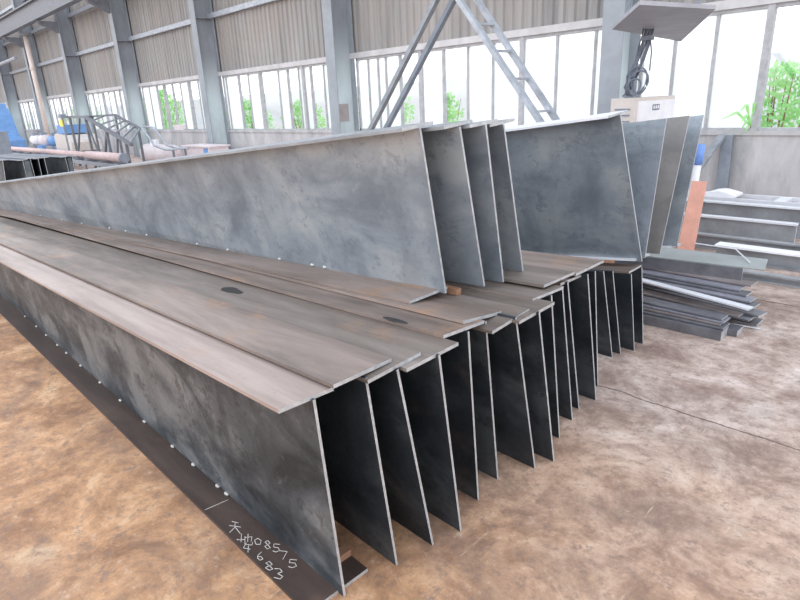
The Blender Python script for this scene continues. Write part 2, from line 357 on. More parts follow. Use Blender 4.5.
lab_low = {
 0: 'frontmost lower girder, bottom flange on the floor with chalk numbers',
 1: 'lower girder directly behind the frontmost one, brown patch on its flange end',
 2: 'third lower girder from the front, its flange tucked under its neighbour',
 3: 'fourth lower girder from the front, oval dark scorch on its flange',
 4: 'fifth lower girder from the front, with a dark notch in its rusty flange',
 5: 'sixth lower girder from the front, flange lapping over the fifth beside it',
 6: 'seventh lower girder, wide dark web reaching the floor before the narrow pair',
 7: 'eighth lower girder from the front, dark web with short flange end',
 8: 'ninth lower girder from the front, narrow strip of web showing at its end',
 9: 'tenth lower girder from the front, end set back from the ninth',
 10: 'eleventh lower girder, thin web just before the widest dark web',
 11: 'twelfth lower girder, broad orange-rusted flange below the big upper girder',
 12: 'thin plate girder end touching the twelfth lower girder where the slab joint starts',
 13: 'first web of the set-back group under the large upper girder',
 14: 'second web of the set-back group under the large upper girder',
 15: 'third web of the set-back group, dark flange above it under the large upper girder',
 16: 'last lower girder at the right end of the stack beside the strip pile'}
tops = [M_pink, M_top, M_grey, M_grey, M_top, M_top, M_grey, M_grey, M_grey, M_grey, M_top, M_top]
for i, (x0, b, t, fa, fc) in enumerate(DATA['lower']):
    if i < 12: x1, sl = -13.2, (.0455 if i < 4 else .042)
    else: x1, sl = -5.0, .115
    dz = -(x0-x1)*sl
    if fa:   # keep neighbouring flanges from sharing one height
        kl, kr = [(0, 0), (.006, .010), (-.012, -.004), (-.020, -.004), (.004, .004), (.014, -.004), (-.028, -.014), (-.016, -.002), (.002, .006), (.020, .010), (-.004, -.004), (.014, .008), (0, 0), (0, 0), (0, 0), (0, 0), (0, 0)][i]
        fa = [fa[0], fa[1]+kl]; fc = [fc[0], fc[1]+kr]
    fbot = None
    if i == 0: fbot = ((.765, 0), (1.03, 0))
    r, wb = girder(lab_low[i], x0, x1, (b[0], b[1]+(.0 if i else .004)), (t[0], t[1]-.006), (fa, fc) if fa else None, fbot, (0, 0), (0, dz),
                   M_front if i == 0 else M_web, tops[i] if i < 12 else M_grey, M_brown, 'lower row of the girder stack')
    if i == 0:
        for gi, gl in enumerate(DATA['chalk']):
            bm = nb()
            for st in gl:
                for p, q in zip(st, st[1:]): bar(bm, (*p, .0133), (*q, .0133), .0024, .0008)
            o = link('chalk_line' if gi == len(DATA['chalk'])-1 else 'chalk_character', bm, M_chalk, r)
        for x in DATA['weld1']:
            bm = nb(); bmesh.ops.create_uvsphere(bm, u_segments=8, v_segments=6, radius=.009)
            bmesh.ops.scale(bm, vec=(1.7, 1, .8), verts=bm.verts); bmesh.ops.translate(bm, vec=(x, .887, .018), verts=bm.verts)
            link('tack_weld', bm, M_weld, r)
    if i == 4:
        bm = nb(); z = t[1]-.042*(x0+1.70); cx = -1.56
        vs = [(cx+.07*math.cos(a), fa[0]+.015+.016*math.sin(a), fa[1]-.042*(x0-cx-.07*math.cos(a))+.0010) for a in [2*math.pi*k/18 for k in range(18)]]
        hexa(bm, [Vector(v) for v in vs], [Vector(v)-Vector((0, 0, .002)) for v in vs]); link('scorch_mark', bm, M_scorch, r)
    if i == 3:
        pass
    if i in (2, 3, 4) and i == SC_I:
        bm = nb(); cx, cy = SC
        vs = [(cx+.10*math.cos(a), cy+.032*math.sin(a)*(1+.25*math.cos(3*a)), fa[1]+(fc[1]-fa[1])*(cy+.032*math.sin(a)-fa[0])/(fc[0]-fa[0])-.0455*(x0-cx-.10*math.cos(a))+.0012) for a in [2*math.pi*k/20 for k in range(20)]]
        hexa(bm, [Vector(v) for v in vs], [Vector(v)-Vector((0, 0, .002)) for v in vs]); link('scorch_mark', bm, M_scorch, r)

lab_up = ['front upper girder lying longest across the stack with tack welds along its base',
 'second upper girder, web end just behind the long front one',
 'third upper girder, narrow strip of web between the second and fourth',
 'fourth upper girder, hard against the large blank web on its right',
 'large upper girder with the broad blank blue-grey web leaning forward',
 'upper girder leaning away just right of the large blank web',
 'brownish upper girder, middle of the three leaning away',
 'rightmost upper girder leaning away beside the coral plate']
M_upbrown = steel_web('brown_grey_web', (.20, .195, .195), (.26, .25, .245), (.32, .305, .30), .1, .5, .3)
for i, (x0, b, t, fb, ft) in enumerate(DATA['upper']):
    if i < 4: x1 = -12.4; k = x0-x1; db = (-.029*k, -.0445*k); dt = (-.025*k, -.0888*k)
    else: x1 = -4.6; k = x0-x1; db = (0, -.112*k); dt = (0, -.105*k)
    if i == 4: t = [3.188, 1.492]; ft = [[3.075, 1.482], [3.30, 1.502]]
    if i == 0: fb = [[fb[0][0], .794], [fb[1][0], .799]]
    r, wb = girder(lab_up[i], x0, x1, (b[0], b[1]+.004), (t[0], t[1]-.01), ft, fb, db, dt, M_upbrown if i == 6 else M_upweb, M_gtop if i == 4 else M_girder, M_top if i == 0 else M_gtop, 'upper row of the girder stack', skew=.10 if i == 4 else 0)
    if i == 0:
        for x in DATA['weldU']:
            k = x0-x; bm = nb(); bmesh.ops.create_uvsphere(bm, u_segments=8, v_segments=6, radius=.010)
            bmesh.ops.scale(bm, vec=(1.5, 1, .9), verts=bm.verts)
            bmesh.ops.translate(bm, vec=(x, b[0]-.029*k-.013, b[1]-.0445*k+.028), verts=bm.verts)
            link('tack_weld', bm, M_weld, r)
            bm = nb()
            s = web_poly(x, (b[0]-.029*k, b[1]-.0445*k), (t[0]-.025*k, t[1]-.0888*k)); d = (s[3]-s[0]).normalized(); n = Vector((0, -d.z, d.y))
            ctr = s[0]+d*.060 ; off = (s[0]-s[1]).normalized()*.0008
            vs = [ctr+off+Vector((1, 0, .05))*(.016*math.cos(a)*random.uniform(.6, 1.2))+d*(.032*math.sin(a)*random.uniform(.7, 1.1)) for a in [2*math.pi*j/12 for j in range(12)]]
            hexa(bm, vs, [v-off*1.5 for v in vs]); link('heat_mark', bm, M_burn, r)
# blocks
bm = nb(); box(bm, (-1.86, 1.868, .772), (-1.61, 1.90, .800)); tag(link('timber_batten', bm, M_timber, None, (-1.75, 1.9, .78)), 'small orange batten wedged between the first two upper girders', 'batten')
bm = nb(); box(bm, (-1.60, .925, .0), (-1.56, 1.12, .016)); box(bm, (-1.60, .925, .0), (-1.56, 1.12, .0))if False else None
bar(bm, (-1.42, .95, .20), (-1.42, 1.10, .215), .02, .008)
bm.free()
bm = nb(); box(bm, (-2.2, 3.70, 0), (-2.0, 4.20, .50)); tag(link('timber_sleeper', bm, M_timber, None, (-2.1, 3.95, 0)), 'timber sleeper block carrying the right end of the upper girders', 'timber block')

bm = nb(); box(bm, (-1.46, .935, .0132), (-1.42, 1.03, .04)); tag(link('timber_offcut', bm, M_timber, None, (-1.44, .98, .0132)), 'orange offcut lying in the dark gap behind the frontmost web', 'offcut')
# stack behind at left
lls = DATA['leftstack']
names = ['at the left picture edge', 'second from the left edge', 'first of the narrow trio', 'middle of the narrow trio', 'last of the narrow trio', 'with the wide web second from right', 'at the right end of that stack']
M_far = steel_web('far_web', (.07, .085, .10), (.13, .145, .16), (.22, .23, .23), .1)
M_fardark = steel_web('far_web_dark', (.03, .04, .05), (.06, .07, .085), (.09, .10, .115), .0)
for i, (t, b) in enumerate(lls):
    yb = b[0] + (b[0]-t[0])*1.2
    rg, _ = girder('distant stacked girder beyond the long upper one, ' + names[i], -15, -21, (yb, 0), (t[0], t[1]-.01), ((t[0]-.10, t[1]), (t[0]+.10, t[1]+.004)), None, (0, 0), (0, -.12), M_far if i in (1, 5) else M_fardark, M_dim, M_girder, 'distant girder stack')
    if i in (1, 5):
        y2 = lls[i+1][0][0]; bm = nb(); box(bm, (-15.03, yb+.01, .012), (-15.015, y2-.02, t[1]-.03)); link('end_plate', bm, M_far, rg)

# ---------------------------------------------------------------- room shell
bm = nb(); box(bm, (-70, -16, -.2), (14, 9.6, 0)); struct('floor', bm, M_floor)
YW = 9.6
cols = [2.1, -4.6, -11.5, -18.0, -24.5, -31.0, -37.5, -44.0, -50.5, -57.0]        # column centres
bm = nb(); box(bm, (-66, YW, 0), (8, YW+.24, .98)); box(bm, (-66, YW-.03, .93), (8, YW+.27, .99)); struct('wall_back', bm, M_conc)
# pilasters in the low wall on the right
# corrugated cladding
bm = nb(); x = -66.0; prof = []
while x < 8:
    prof += [(x, 0), (x+.09, 0), (x+.12, .035), (x+.18, .035)]; x += .21
lo = [bm.verts.new((a, YW+.05+d, 2.68)) for a, d in prof]; hi = [bm.verts.new((a, YW+.05+d, 9.0)) for a, d in prof]
for i in range(len(prof)-1): bm.faces.new((lo[i], lo[i+1], hi[i+1], hi[i]))
struct('wall_upper', bm, M_clad)
def trim(n, a, b, m=M_frame):
    bm = nb(); box(bm, a, b); struct('trim_%d' % n, bm, m)
trim(1, (-66, YW-.04, 2.62), (8, YW+.06, 2.74), M_head)
for n, z in ((2, 4.33), (3, 5.92), (4, 7.5)):
    bm = nb(); box(bm, (-66, YW-.09, z-.07), (8, YW-.0, z-.04)); box(bm, (-66, YW-.11, z-.07), (8, YW-.09, z+.07)); struct('trim_%d' % n, bm, M_ladder)
# end wall far left
bm = nb(); box(bm, (-66.3, -16, 0), (-66, YW, 9)); struct('wall_left', bm, M_clad)

order = ['rightmost', 'second', 'third', 'fourth', 'fifth', 'sixth', 'seventh', 'eighth', 'ninth', 'tenth']
for k, xc in enumerate(cols):
    y0, y1 = (9.0, YW-.005)
    w = .17
    lab = ('grey steel H-shaped wall column just outside the right edge' if k == 0 else
           ['', 'steel wall column behind the big upper girder, cables beside it', 'steel wall column with a small notice, left of the A-shaped frame',
            'tall steel wall column between the second and third windows, clear of the lattice frame', 'wall column behind the sloping right end of the lattice frame', 'wall column behind the cream machine and yellow sign',
            'wall column next to the cream downpipe', 'wall column behind the blue machine', 'small far wall column left of the blue machine', 'farthest wall column'][k])
    r = thing('wall_column', lab, 'column', (xc, y0, 0), 'columns along the window wall')
    bm = nb(); box(bm, (xc-w, y0, .02), (xc+w, y0+.02, 8.8)); link('front_flange', bm, M_flange, r)
    bm = nb(); box(bm, (xc-w, y1-.02, .02), (xc+w, y1, 8.8)); link('back_flange', bm, M_flange, r)
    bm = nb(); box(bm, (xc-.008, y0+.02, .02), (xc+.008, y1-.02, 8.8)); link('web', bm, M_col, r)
    bm = nb(); box(bm, (xc-.26, y0-.06, 0), (xc+.26, y1, .02)); link('base_plate', bm, M_steelgrey, r)
    bm = nb(); box(bm, (xc+.008, y0+.02, 4.25), (xc+w-.01, y1-.02, 4.27)); link('stiffener_plate', bm, M_steelgrey, r)

explicit = {
 0: ([-3.9, -3.33, -2.66, -1.95, -1.25, -.55, .1, .75], {-2.66, -.55}, 'fffccccccc'),
 1: ([-10.9, -10.56, -10.3, -9.85, -9.2, -8.57, -7.92, -7.3, -6.63, -5.92, -5.2], {-9.2, -6.63}, 'ffffcfcffffff'),
 2: ([-17.62, -16.88, -16.3, -15.63, -14.69, -14.24, -13.72, -13.49, -13.18, -12.62, -12.1], {-15.63, -13.49}, 'ffcfcfcffcfff'),
}
for k in range(0, 9):
    xr = cols[k]-w-.02; xl = cols[k+1]+w+.02
    if k in explicit: ms, heavy, kinds = explicit[k]
    else:
        n = 9; ms = [xl+(xr-xl)*j/n for j in range(1, n)]; heavy = {ms[2], ms[5]}; kinds = 'fcfcfcffcf' if k != 3 else 'ffcccfcfcf'
    ms = [m for m in ms if xl < m < xr]
    z0, z1 = .99, 2.62
    bm = nb()
    box(bm, (xl, YW+.0, z0), (xr, YW+.09, z0+.04)); box(bm, (xl, YW, z1-.05), (xr, YW+.09, z1))
    for m in [xl+.02, xr-.02]: box(bm, (m-.025, YW, z0), (m+.025, YW+.09, z1))
    for m in ms:
        h = .045 if m in heavy else .022
        box(bm, (m-h, YW-.02 if m in heavy else YW+.01, z0), (m+h, YW+.09, z1))
    fr = struct('window_%d' % (k+1), bm, M_frame)
    # glazing
    ed = sorted([xl]+ms+[xr]); bc = nb(); bf = nb()
    for j, (a, b) in enumerate(zip(ed, ed[1:])):
        kd = kinds[j % len(kinds)]
        box(bf if kd == 'f' else bc, (a+.02, YW+.04, z0+.04), (b-.02, YW+.044, z1-.05))
    link('clear_pane', bc, M_clear, fr); link('frosted_pane', bf, M_frost, fr)

# notice on column 2
bm = nb(); box(bm, (-11.36, 8.97, 1.32), (-11.12, 8.985, 1.62)); 
bm.free()
bm = nb(); box(bm, (-11.49, 9.12, 1.22), (-11.475, 9.42, 1.62)); tag(link('wall_notice', bm, plain('notice_brown', (.38, .33, .33), .7), None, (-11.48, 9.25, 1.22)), 'small brownish notice board on the column left of the A-shaped frame', 'notice board')

# crane runway at upper left
r = thing('crane_runway_girder', 'grey crane runway beam running along the columns at upper left', 'crane beam', (-66, 8.5, 5.7))
bm = nb(); box(bm, (-65.5, 8.16, 5.72), (8, 8.44, 5.78)); link('bottom_flange', bm, M_dim, r)
bm = nb(); box(bm, (-65.5, 8.29, 5.78), (8, 8.32, 6.45)); link('web', bm, M_dim, r)
bm = nb(); box(bm, (-65.5, 8.16, 6.45), (8, 8.44, 6.51)); link('top_flange', bm, M_dim, r)
for k in range(1, 10):
    if k < len(cols):
        bm = nb(); xc = cols[k]
        hexa(bm, [Vector((xc-.12, 8.2, 5.66)), Vector((xc-.12, 8.99, 5.66)), Vector((xc-.12, 8.99, 5.2)), Vector((xc-.12, 8.3, 5.55))],
             [Vector((xc+.12, 8.2, 5.66)), Vector((xc+.12, 8.99, 5.66)), Vector((xc+.12, 8.99, 5.2)), Vector((xc+.12, 8.3, 5.55))])
        link('bracket', bm, M_dim, r)
r = thing('downpipe', 'cream vertical downpipe with a flat cap beside a far column', 'pipe', (-36, 8.85, 0))
bm = nb(); tube(bm, [(-35.9, 8.85, 0), (-35.9, 8.85, 5.6)], .12, 12); link('pipe', bm, M_down, r, smooth=True)
bm = nb(); tube(bm, [(-35.9, 8.85, 5.6), (-35.9, 8.85, 5.72)], .27, 12); link('cap', bm, M_steelgrey, r)
bm = nb(); tube(bm, [(-35.9, 8.85, 4.0), (-35.9, 8.85, 4.12)], .15, 12); link('collar', bm, M_down, r)
bm = nb(); tube(bm, [(-49, 8.90, 4.7), (-38.9, 8.90, 4.8)], .095, 8); tag(link('conduit_pipe', bm, M_ladder, None, (-44, 8.9, 4.7)), 'thin pale horizontal conduit at the far upper left', 'pipe')

# ---------------------------------------------------------------- A-shaped ladder frame
A = DATA['aframe']
def ext(p, q, z=0.0):
    p = Vector(p); q = Vector(q); t = (z-p.z)/(q.z-p.z); return p+(q-p)*t
r = thing('ladder_frame', 'tall grey A-shaped steel ladder frame with rungs standing behind the girders', 'ladder', (A['near'][0][0], 4.9, 0))
for key, yy in (('near', 0), ('far', 1)):
    ap, l, rr = A[key]
    bm = nb(); bar(bm, ap, ext(ap, l), .05, .06, up=(0, 1, 0)); link('strut', bm, M_steelgrey if yy == 0 else M_post, r)
    bm = nb(); bar(bm, ap, ext(ap, rr), .045, .06, up=(0, 1, 0)); link('side_rail', bm, M_ladder, r)
apn, ln, rn = [Vector(p) for p in A['near']]; apf, lf, rf = [Vector(p) for p in A['far']]
for z in (2.28, 2.02, 1.76, 1.46, 1.20, .92, .64, .36):
    bm = nb(); bar(bm, ext(apn, rn, z), ext(apf, rf, z+.0), .05, .02); link('rung', bm, M_ladder, r)
bm = nb(); bar(bm, ext(apn, ln, .9), ext(apf, lf, .9), .03); link('cross_bar', bm, M_steelgrey, r)
bm = nb(); bar(bm, ext(apn, ln, .6), ext(apn, rn, .6), .02); link('tie_bar', bm, M_steelgrey, r)
bm = nb(); box(bm, (apn.x-.10, apn.y-.04, apn.z-.06), (apn.x+.10, apf.y+.04, apn.z+.04)); link('apex_plate', bm, M_steelgrey, r)

# ---------------------------------------------------------------- suspended plate (hoisted by two slings)
r = thing('suspended_plate', 'grey steel plate hanging in slings in front of the right windows', 'steel plate', (-3.2, 7, 2.30))
P = [Vector(p) for p in PLATE]
n = (P[1]-P[0]).cross(P[2]-P[0]).normalized()*.03
bm = nb(); hexa(bm, P, [p+n for p in P]); link('plate', bm, M_plate, r)
for a, b in ((0, .25), (2, .25)):
    bm = nb(); m = (P[0]+P[1]+P[2]+P[3])/4; s = P[a]*.7+m*.3
    tube(bm, [s, (m.x, m.y, 6.5)], .012, 6); link('sling', bm, M_cable, r)

# control cabinet, post and cables
r = thing('control_cabinet', 'beige and white control cabinet with a small label behind the girders', 'cabinet', (-2.9, 6.4, 0))
bm = nb(); box(bm, (-3.03, 6.0, .75), (-2.76, 6.95, 1.535)); o = link('body', bm, M_beige, r)
bm = nb(); box(bm, (-2.76, 6.03, .78), (-2.745, 6.92, 1.50)); d = link('door', bm, M_white, r)
bm = nb(); box(bm, (-2.745, 6.35, 1.40), (-2.742, 6.52, 1.46)); lb = link('label', bm, M_cable, d)
bm = nb()
for j in range(3): box(bm, (-2.742, 6.37+j*.05, 1.415), (-2.7405, 6.40+j*.05, 1.447))
link('label_mark', bm, M_white, lb)
bm = nb()
for z in (1.30, 1.36, 1.42): box(bm, (-2.98, 5.99, z), (-2.82, 6.0, z+.015))
link('vent', bm, M_post, r)
for x, y in ((-3.0, 6.05), (-2.8, 6.05), (-3.0, 6.9), (-2.8, 6.9)):
    bm = nb(); box(bm, (x-.03, y-.03, 0), (x+.03, y+.03, .75)); link('leg', bm, M_post, r)
bm = nb()
for j in range(5): bmesh.ops.create_cone(bm, cap_ends=True, segments=8, radius1=.02, radius2=.015, depth=.03, matrix=Matrix.Translation((-2.9+.02*(j % 2), 6.05+j*.07, 1.55)))
link('connector', bm, M_post, r)
bm = nb(); box(bm, (-3.0, 6.2, 1.60), (-2.9, 6.25, 2.6)); bm.free()
random.seed(3)
r = thing('cable_bundle', 'bundle of dark looped cables hanging above the control cabinet', 'cables', (-2.9, 6.0, 1.55))
for j in range(7):
    bm = nb(); a = random.uniform(-.05, .05); c = random.uniform(-.06, .08)
    tube(bm, [(-2.70+a*.5, 6.0+a, 2.16), (-2.74+a, 6.02, 2.02), (-2.79+a+c*.3, 6.03, 1.88), (-2.84+a+c, 6.03, 1.75), (-2.87+c*.8, 6.03, 1.64), (-2.88+a, 6.05, 1.555)], .010, 6)
    link('cable', bm, M_cable, r, smooth=True)
for rad, cx, cz in ((.085, -2.75, 1.68), (.10, -2.78, 1.70), (.06, -2.80, 1.64)):
    bm = nb(); tube(bm, [(cx+rad*math.cos(t), 6.01+.02*math.sin(2*t), cz+rad*1.25*math.sin(t)) for t in [2*math.pi*q/22 for q in range(23)]], .009, 6)
    link('cable_loop', bm, M_cable, r, smooth=True)
bm = nb(); tube(bm, [(-2.69, 6.0, 2.15), (-2.66, 6.02, 1.95), (-2.655, 6.0, 1.78)], .007, 6); link('loose_end', bm, M_cable, r)
bm = nb(); box(bm, (-2.76, 5.98, 2.06), (-2.66, 6.05, 2.10)); link('clamp', bm, M_post, r)

# ---------------------------------------------------------------- right side floor stock
def ibeam(label, x0, x1, y, z0, h, wd, topm=M_gtop, webm=M_girder, rz=0, tf=.018):
    r = thing('floor_girder', label, 'steel beam', (x0, y, z0), 'girders on the floor by the window wall')
    dx = (x1-x0); s = math.tan(rz)
    def pr(y0, y1, za, zb):
        bm = nb(); hexa(bm, [Vector((x0, y+y0, za)), Vector((x0, y+y1, za)), Vector((x0, y+y1, zb)), Vector((x0, y+y0, zb))],
                        [Vector((x1, y+y0+s*dx, za)), Vector((x1, y+y1+s*dx, za)), Vector((x1, y+y1+s*dx, zb)), Vector((x1, y+y0+s*dx, zb))], 0, 1); return bm
    link('top_flange', pr(-wd/2, wd/2, z0+h-tf, z0+h), [topm, M_white], r)
    link('web', pr(-.008, .008, z0+tf, z0+h-tf), [webm, M_white], r)
    link('bottom_flange', pr(-wd/2, wd/2, z0, z0+tf), [webm, M_white], r)
    return r
ibeam('short floor girder with pale top and visible right end, before the wall', -5.0, -1.40, 6.93, 0, .25, .10)
ibeam('long low floor girder in front of the short one, thin pale edge', -5.2, .9, 6.42, 0, .155, .08, M_girder)
ibeam('floor girder with the brightest white flat top, nearest the gravel strip', -1.86, 1.2, 6.07, 0, .155, .15, M_white)
ibeam('dark low box beam crossing the floor beside the green-grey plate', -1.75, 1.0, 5.52, 0, .075, .08, M_girder)
ibeam('floor girder just before the pale ladder-like frame', -5.5, 1.5, 7.42, 0, .33, .10, M_gtop)
r = thing('floor_frame', 'pale ladder-like steel frame lying by the low wall', 'steel frame', (-2, 7.75, .3))
for y in (7.62, 7.98):
    bm = nb(); box(bm, (-5.4, y-.015, .28), (1.5, y+.015, .345)); link('side_bar', bm, M_gtop, r)
for x in (-3.6, -1.75, -.4, .8):
    bm = nb(); box(bm, (x-.06, 7.635, .31), (x+.06, 7.965, .35)); link('cross_bar', bm, M_gtop, r)
for x in (-4.8, -.9, 1.2):
    bm = nb(); box(bm, (x-.04, 7.66, 0), (x+.04, 7.94, .28)); link('support_leg', bm, M_steelgrey, r)
bm = nb()
prof = [(-2.62, 0.0), (-2.50, .045), (-2.40, .06), (-2.30, .04), (-2.22, .02)]
for (xa, za), (xb, zb) in zip(prof, prof[1:]):
    hexa(bm, [Vector((xa, 7.62, .347)), Vector((xa, 7.93, .347)), Vector((xa, 7.93, .352+za)), Vector((xa, 7.62, .352+za))],
         [Vector((xb, 7.62, .347)), Vector((xb, 7.93, .347)), Vector((xb, 7.93, .352+zb)), Vector((xb, 7.62, .352+zb))])
tag(link('crumpled_sheet', bm, M_white, None, (-2.4, 7.8, .35)), 'crumpled white sheet lying over the pale ladder-like frame', 'sheet')
# leaning props against low wall
bm = nb(); bar(bm, (-3.35, 8.7, 0), (-3.05, 9.54, .93), .12, .04); tag(link('leaning_prop', bm, M_steelgrey, None, (-3.35, 8.7, 0)), 'grey flat bar leaning on the low wall at a slant', 'steel bar')
bm = nb(); bar(bm, (-2.95, 9.5, 0), (-2.98, 9.54, .93), .16, .05); tag(link('wall_stiffener', bm, M_post, None, (-2.95, 9.5, 0)), 'dark upright bar against the low wall beside the slanted one', 'steel bar')

# coral plate and the blue-capped tube
r = None
bm = nb()
q = [Vector(p) for p in CORAL]
hexa(bm, q, [p+Vector((0, .02, 0)) for p in q]); tag(link('coral_plate', bm, M_coral, None, (-2.12, 6.0, 0)), 'narrow coral primer-painted plate standing upright beside the leaning girders', 'steel plate')
r = thing('capped_tube', 'white tube with a bright blue cap leaning behind the coral plate', 'tube', (-2.50, 7.0, 0))
bm = nb(); tube(bm, [(-2.50, 7.0, 0), (-2.455, 7.0, .79)], .04, 12); link('body', bm, M_white, r, smooth=True)
bm = nb(); tube(bm, [(-2.455, 7.0, .79), (-2.442, 7.0, 1.01)], .045, 12); link('cap', bm, M_bluew, r, smooth=True)

# pile of strips
def strip(label, a, b, z, w, t, m, name='steel_strip'):
    a = Vector(a); b = Vector(b); d = (b-a).normalized(); a = a-d*.9
    s = Vector((-d.y, d.x, 0))*w
    r0 = [b, b+s, b+s+Vector((0, 0, -t)), b+Vector((0, 0, -t))]; l0 = [p-(b-a) for p in r0]
    bm = nb(); hexa(bm, r0, l0, 0, 1)
    return tag(link(name, bm, [m, M_cut], None, (b.x, b.y, 0)), label, 'steel strip', 'loose steel strips in the pile')
ST = STRIPS
for lab, a, b, w, t, m in ST:
    strip(lab, a, b, a[2], w, t, {'b': M_strip3, 'l': M_strip2, 'd': M_strip, 'w': M_gtop}[m])
# angle-shaped green plate on the top of pile
r = thing('green_grey_channel', 'wide green-grey channel lying on top of the strip pile', 'steel channel', (-1.2, 4.9, .25))
bm = nb(); hexa(bm, [Vector((-1.125, 4.80, .30)), Vector((-1.19, 5.13, .30)), Vector((-1.19, 5.13, .292)), Vector((-1.125, 4.80, .292))],
                [Vector((-2.9, 4.58, .30)), Vector((-2.9, 4.98, .30)), Vector((-2.9, 4.98, .292)), Vector((-2.9, 4.58, .292))], 0, 1)
link('top_plate', bm, [M_green, M_cut], r)
bm = nb(); hexa(bm, [Vector((-1.26, 4.77, .292)), Vector((-1.26, 4.785, .292)), Vector((-1.26, 4.785, .20)), Vector((-1.26, 4.77, .20))],
                [Vector((-2.9, 4.57, .292)), Vector((-2.9, 4.585, .292)), Vector((-2.9, 4.585, .20)), Vector((-2.9, 4.57, .20))], 0, 1)
link('side_plate', bm, [M_strip, M_cut], r)
bm = nb(); box(bm, (-1.72, 4.85, 0), (-1.5, 5.05, .29)); tag(link('dunnage_block', bm, M_strip, None, (-2.2, 4.9, 0)), 'dark block carrying the green-grey channel', 'block')
for lab, pts in (('thin curved wire sticking out on the right of the strip pile', [(-1.25, 4.9, .31), (-1.45, 5.2, .33), (-1.8, 5.3, .31)]),
                 ('straight thin rod at the foot of the strip pile', [(-1.5, 4.25, .012), (-.98, 4.33, .012)])):
    bm = nb(); tube(bm, pts, .006, 6); tag(link('loose_wire', bm, M_gtop, None, pts[0]), lab, 'wire')

# ---------------------------------------------------------------- far left machinery
r = thing('roller_pipe', 'long pink-brown pipe lying on the conveyor rack at left', 'pipe', (-20, 6, .46))
bm = nb(); tube(bm, [(-17.3, 6.0, .47), (-20.4, 6.0, .47)], .125, 14); link('near_section', bm, M_pinkpipe, r, smooth=True)
bm = nb(); tube(bm, [(-20.4, 6.0, .47), (-27, 6.0, .45), (-44, 6.0, .40)], .09, 12); link('far_section', bm, M_pinkpipe, r, smooth=True)
bm = nb(); tube(bm, [(-17.22, 6.0, .47), (-17.32, 6.0, .47)], .135, 14); link('end_collar', bm, M_post, r)
r = thing('conveyor_rack', 'dark conveyor rack with short supports under the pink pipe', 'conveyor', (-25, 6, 0))
for y in (5.82, 6.18):
    bm = nb(); box(bm, (-44, y-.03, .20), (-17.2, y+.03, .30)); link('rail', bm, M_steelgrey, r)
for j in range(16):
    x = -17.6-j*1.3
    bm = nb(); box(bm, (x-.05, 5.85, .24), (x+.05, 6.15, .33)); link('roller', bm, M_post, r)
    bm = nb(); box(bm, (x-.04, 5.80, 0), (x+.04, 5.86, .22)); link('support_leg', bm, M_post, r)

# lattice gantry frame
r = thing('lattice_frame', 'grey lattice frame with sloping rails and rungs behind the pink pipe', 'steel frame', (-19, 6.8, 0))
def mem(name, p, q, w=.06, m=None):
    bm = nb(); bar(bm, p, q, w); link(name, bm, m or M_dim, r)
ny, fy = 6.32, 7.0
n0 = (-22.9, ny, 1.63); n1 = (-20.9, ny, 1.60); n2 = (-17.4, ny, .80)
f0 = (-23.3, fy, 1.60); f15 = (-20.2, fy, 1.62); f2 = (-18.37, fy, 1.2)
mem('top_rail', n0, n1, .07); mem('sloping_rail', n1, n2, .09)
mem('top_rail', f0, f15); mem('sloping_rail', f15, f2)
mem('rung', n1, (-22.6, fy, 1.60), .05)
for k in range(6):
    t = (k+1)/6; a = Vector(n1).lerp(Vector(n2), t*.96); b = Vector(f15).lerp(Vector(f2), t*1.15-.15) if k else Vector((-21.2, fy, 1.61))
    mem('rung', a, b, .045, M_steelgrey)
for x, z in ((-22.5, 1.62), (-20.9, 1.6), (-19.2, 1.22), (-17.8, .88)): mem('upright', (x, ny, 0), (x, ny, z), .07)
for x, z in ((-22.4, 1.6), (-20.2, 1.6), (-18.5, 1.2)): mem('upright', (x, fy, 0), (x, fy, z), .06)
mem('brace', (-20.9, ny, 1.5), (-20.2, ny, .3), .05); mem('brace', (-19.9, ny, .2), (-19.2, ny, 1.2), .06); mem('brace', (-18.8, ny, .2), (-18.4, ny, 1.0), .05)
mem('brace', (-22.5, ny, .3), (-21.5, ny, 1.55), .05)
for dy in (0, .35):
    bm = nb(); tube(bm, [(-19.1, 7.05+dy, 1.24), (-18.35, 7.05+dy, 1.20), (-17.94, 7.05+dy, .96), (-17.65, 7.05+dy, .72), (-16.9, 7.05+dy, .62), (-16.2, 7.05+dy, .64)], .035, 6); link('curved_rail', bm, M_ladder, r, smooth=True)
    mem('upright', (-16.4, 7.05+dy, 0), (-16.4, 7.05+dy, .62), .05)

r = thing('storage_drum', 'pale pinkish horizontal drum at the foot of the lattice frame', 'tank', (-19.2, 7.85, 0))
bm = nb(); tube(bm, [(-20.3, 7.85, .36), (-20.2, 7.85, .36), (-18.3, 7.85, .36), (-18.2, 7.85, .36)], [.24, .31, .31, .24], 20); link('body', bm, M_tank, r, smooth=True)
for x in (-19.9, -18.6):
    bm = nb(); box(bm, (x-.06, 7.65, 0), (x+.06, 8.05, .10)); link('saddle', bm, M_post, r)
bm = nb(); tube(bm, [(-19.6, 7.85, .62), (-19.6, 7.85, .80)], .14, 12); link('manhole', bm, M_white, r)
r = thing('pale_bench', 'pale pinkish workbench box along the low wall right of the drum', 'bench', (-17.5, 8.5, 0))
bm = nb(); box(bm, (-18.4, 8.25, .08), (-16.6, 8.85, .58)); link('body', bm, M_tank, r)
bm = nb(); box(bm, (-18.45, 8.2, .58), (-16.55, 8.9, .62)); link('top', bm, M_tank, r)
bm = nb(); box(bm, (-17.0, 8.23, .15), (-16.75, 8.25, .55)); link('blue_panel', bm, M_blue, r)
for x in (-18.2, -16.8):
    bm = nb(); box(bm, (x-.1, 8.3, 0), (x+.1, 8.8, .08)); link('foot', bm, M_post, r)
r = thing('sill_box', 'small pinkish box on the window sill near the pale column', 'box', (-21.2, 9.62, .99))
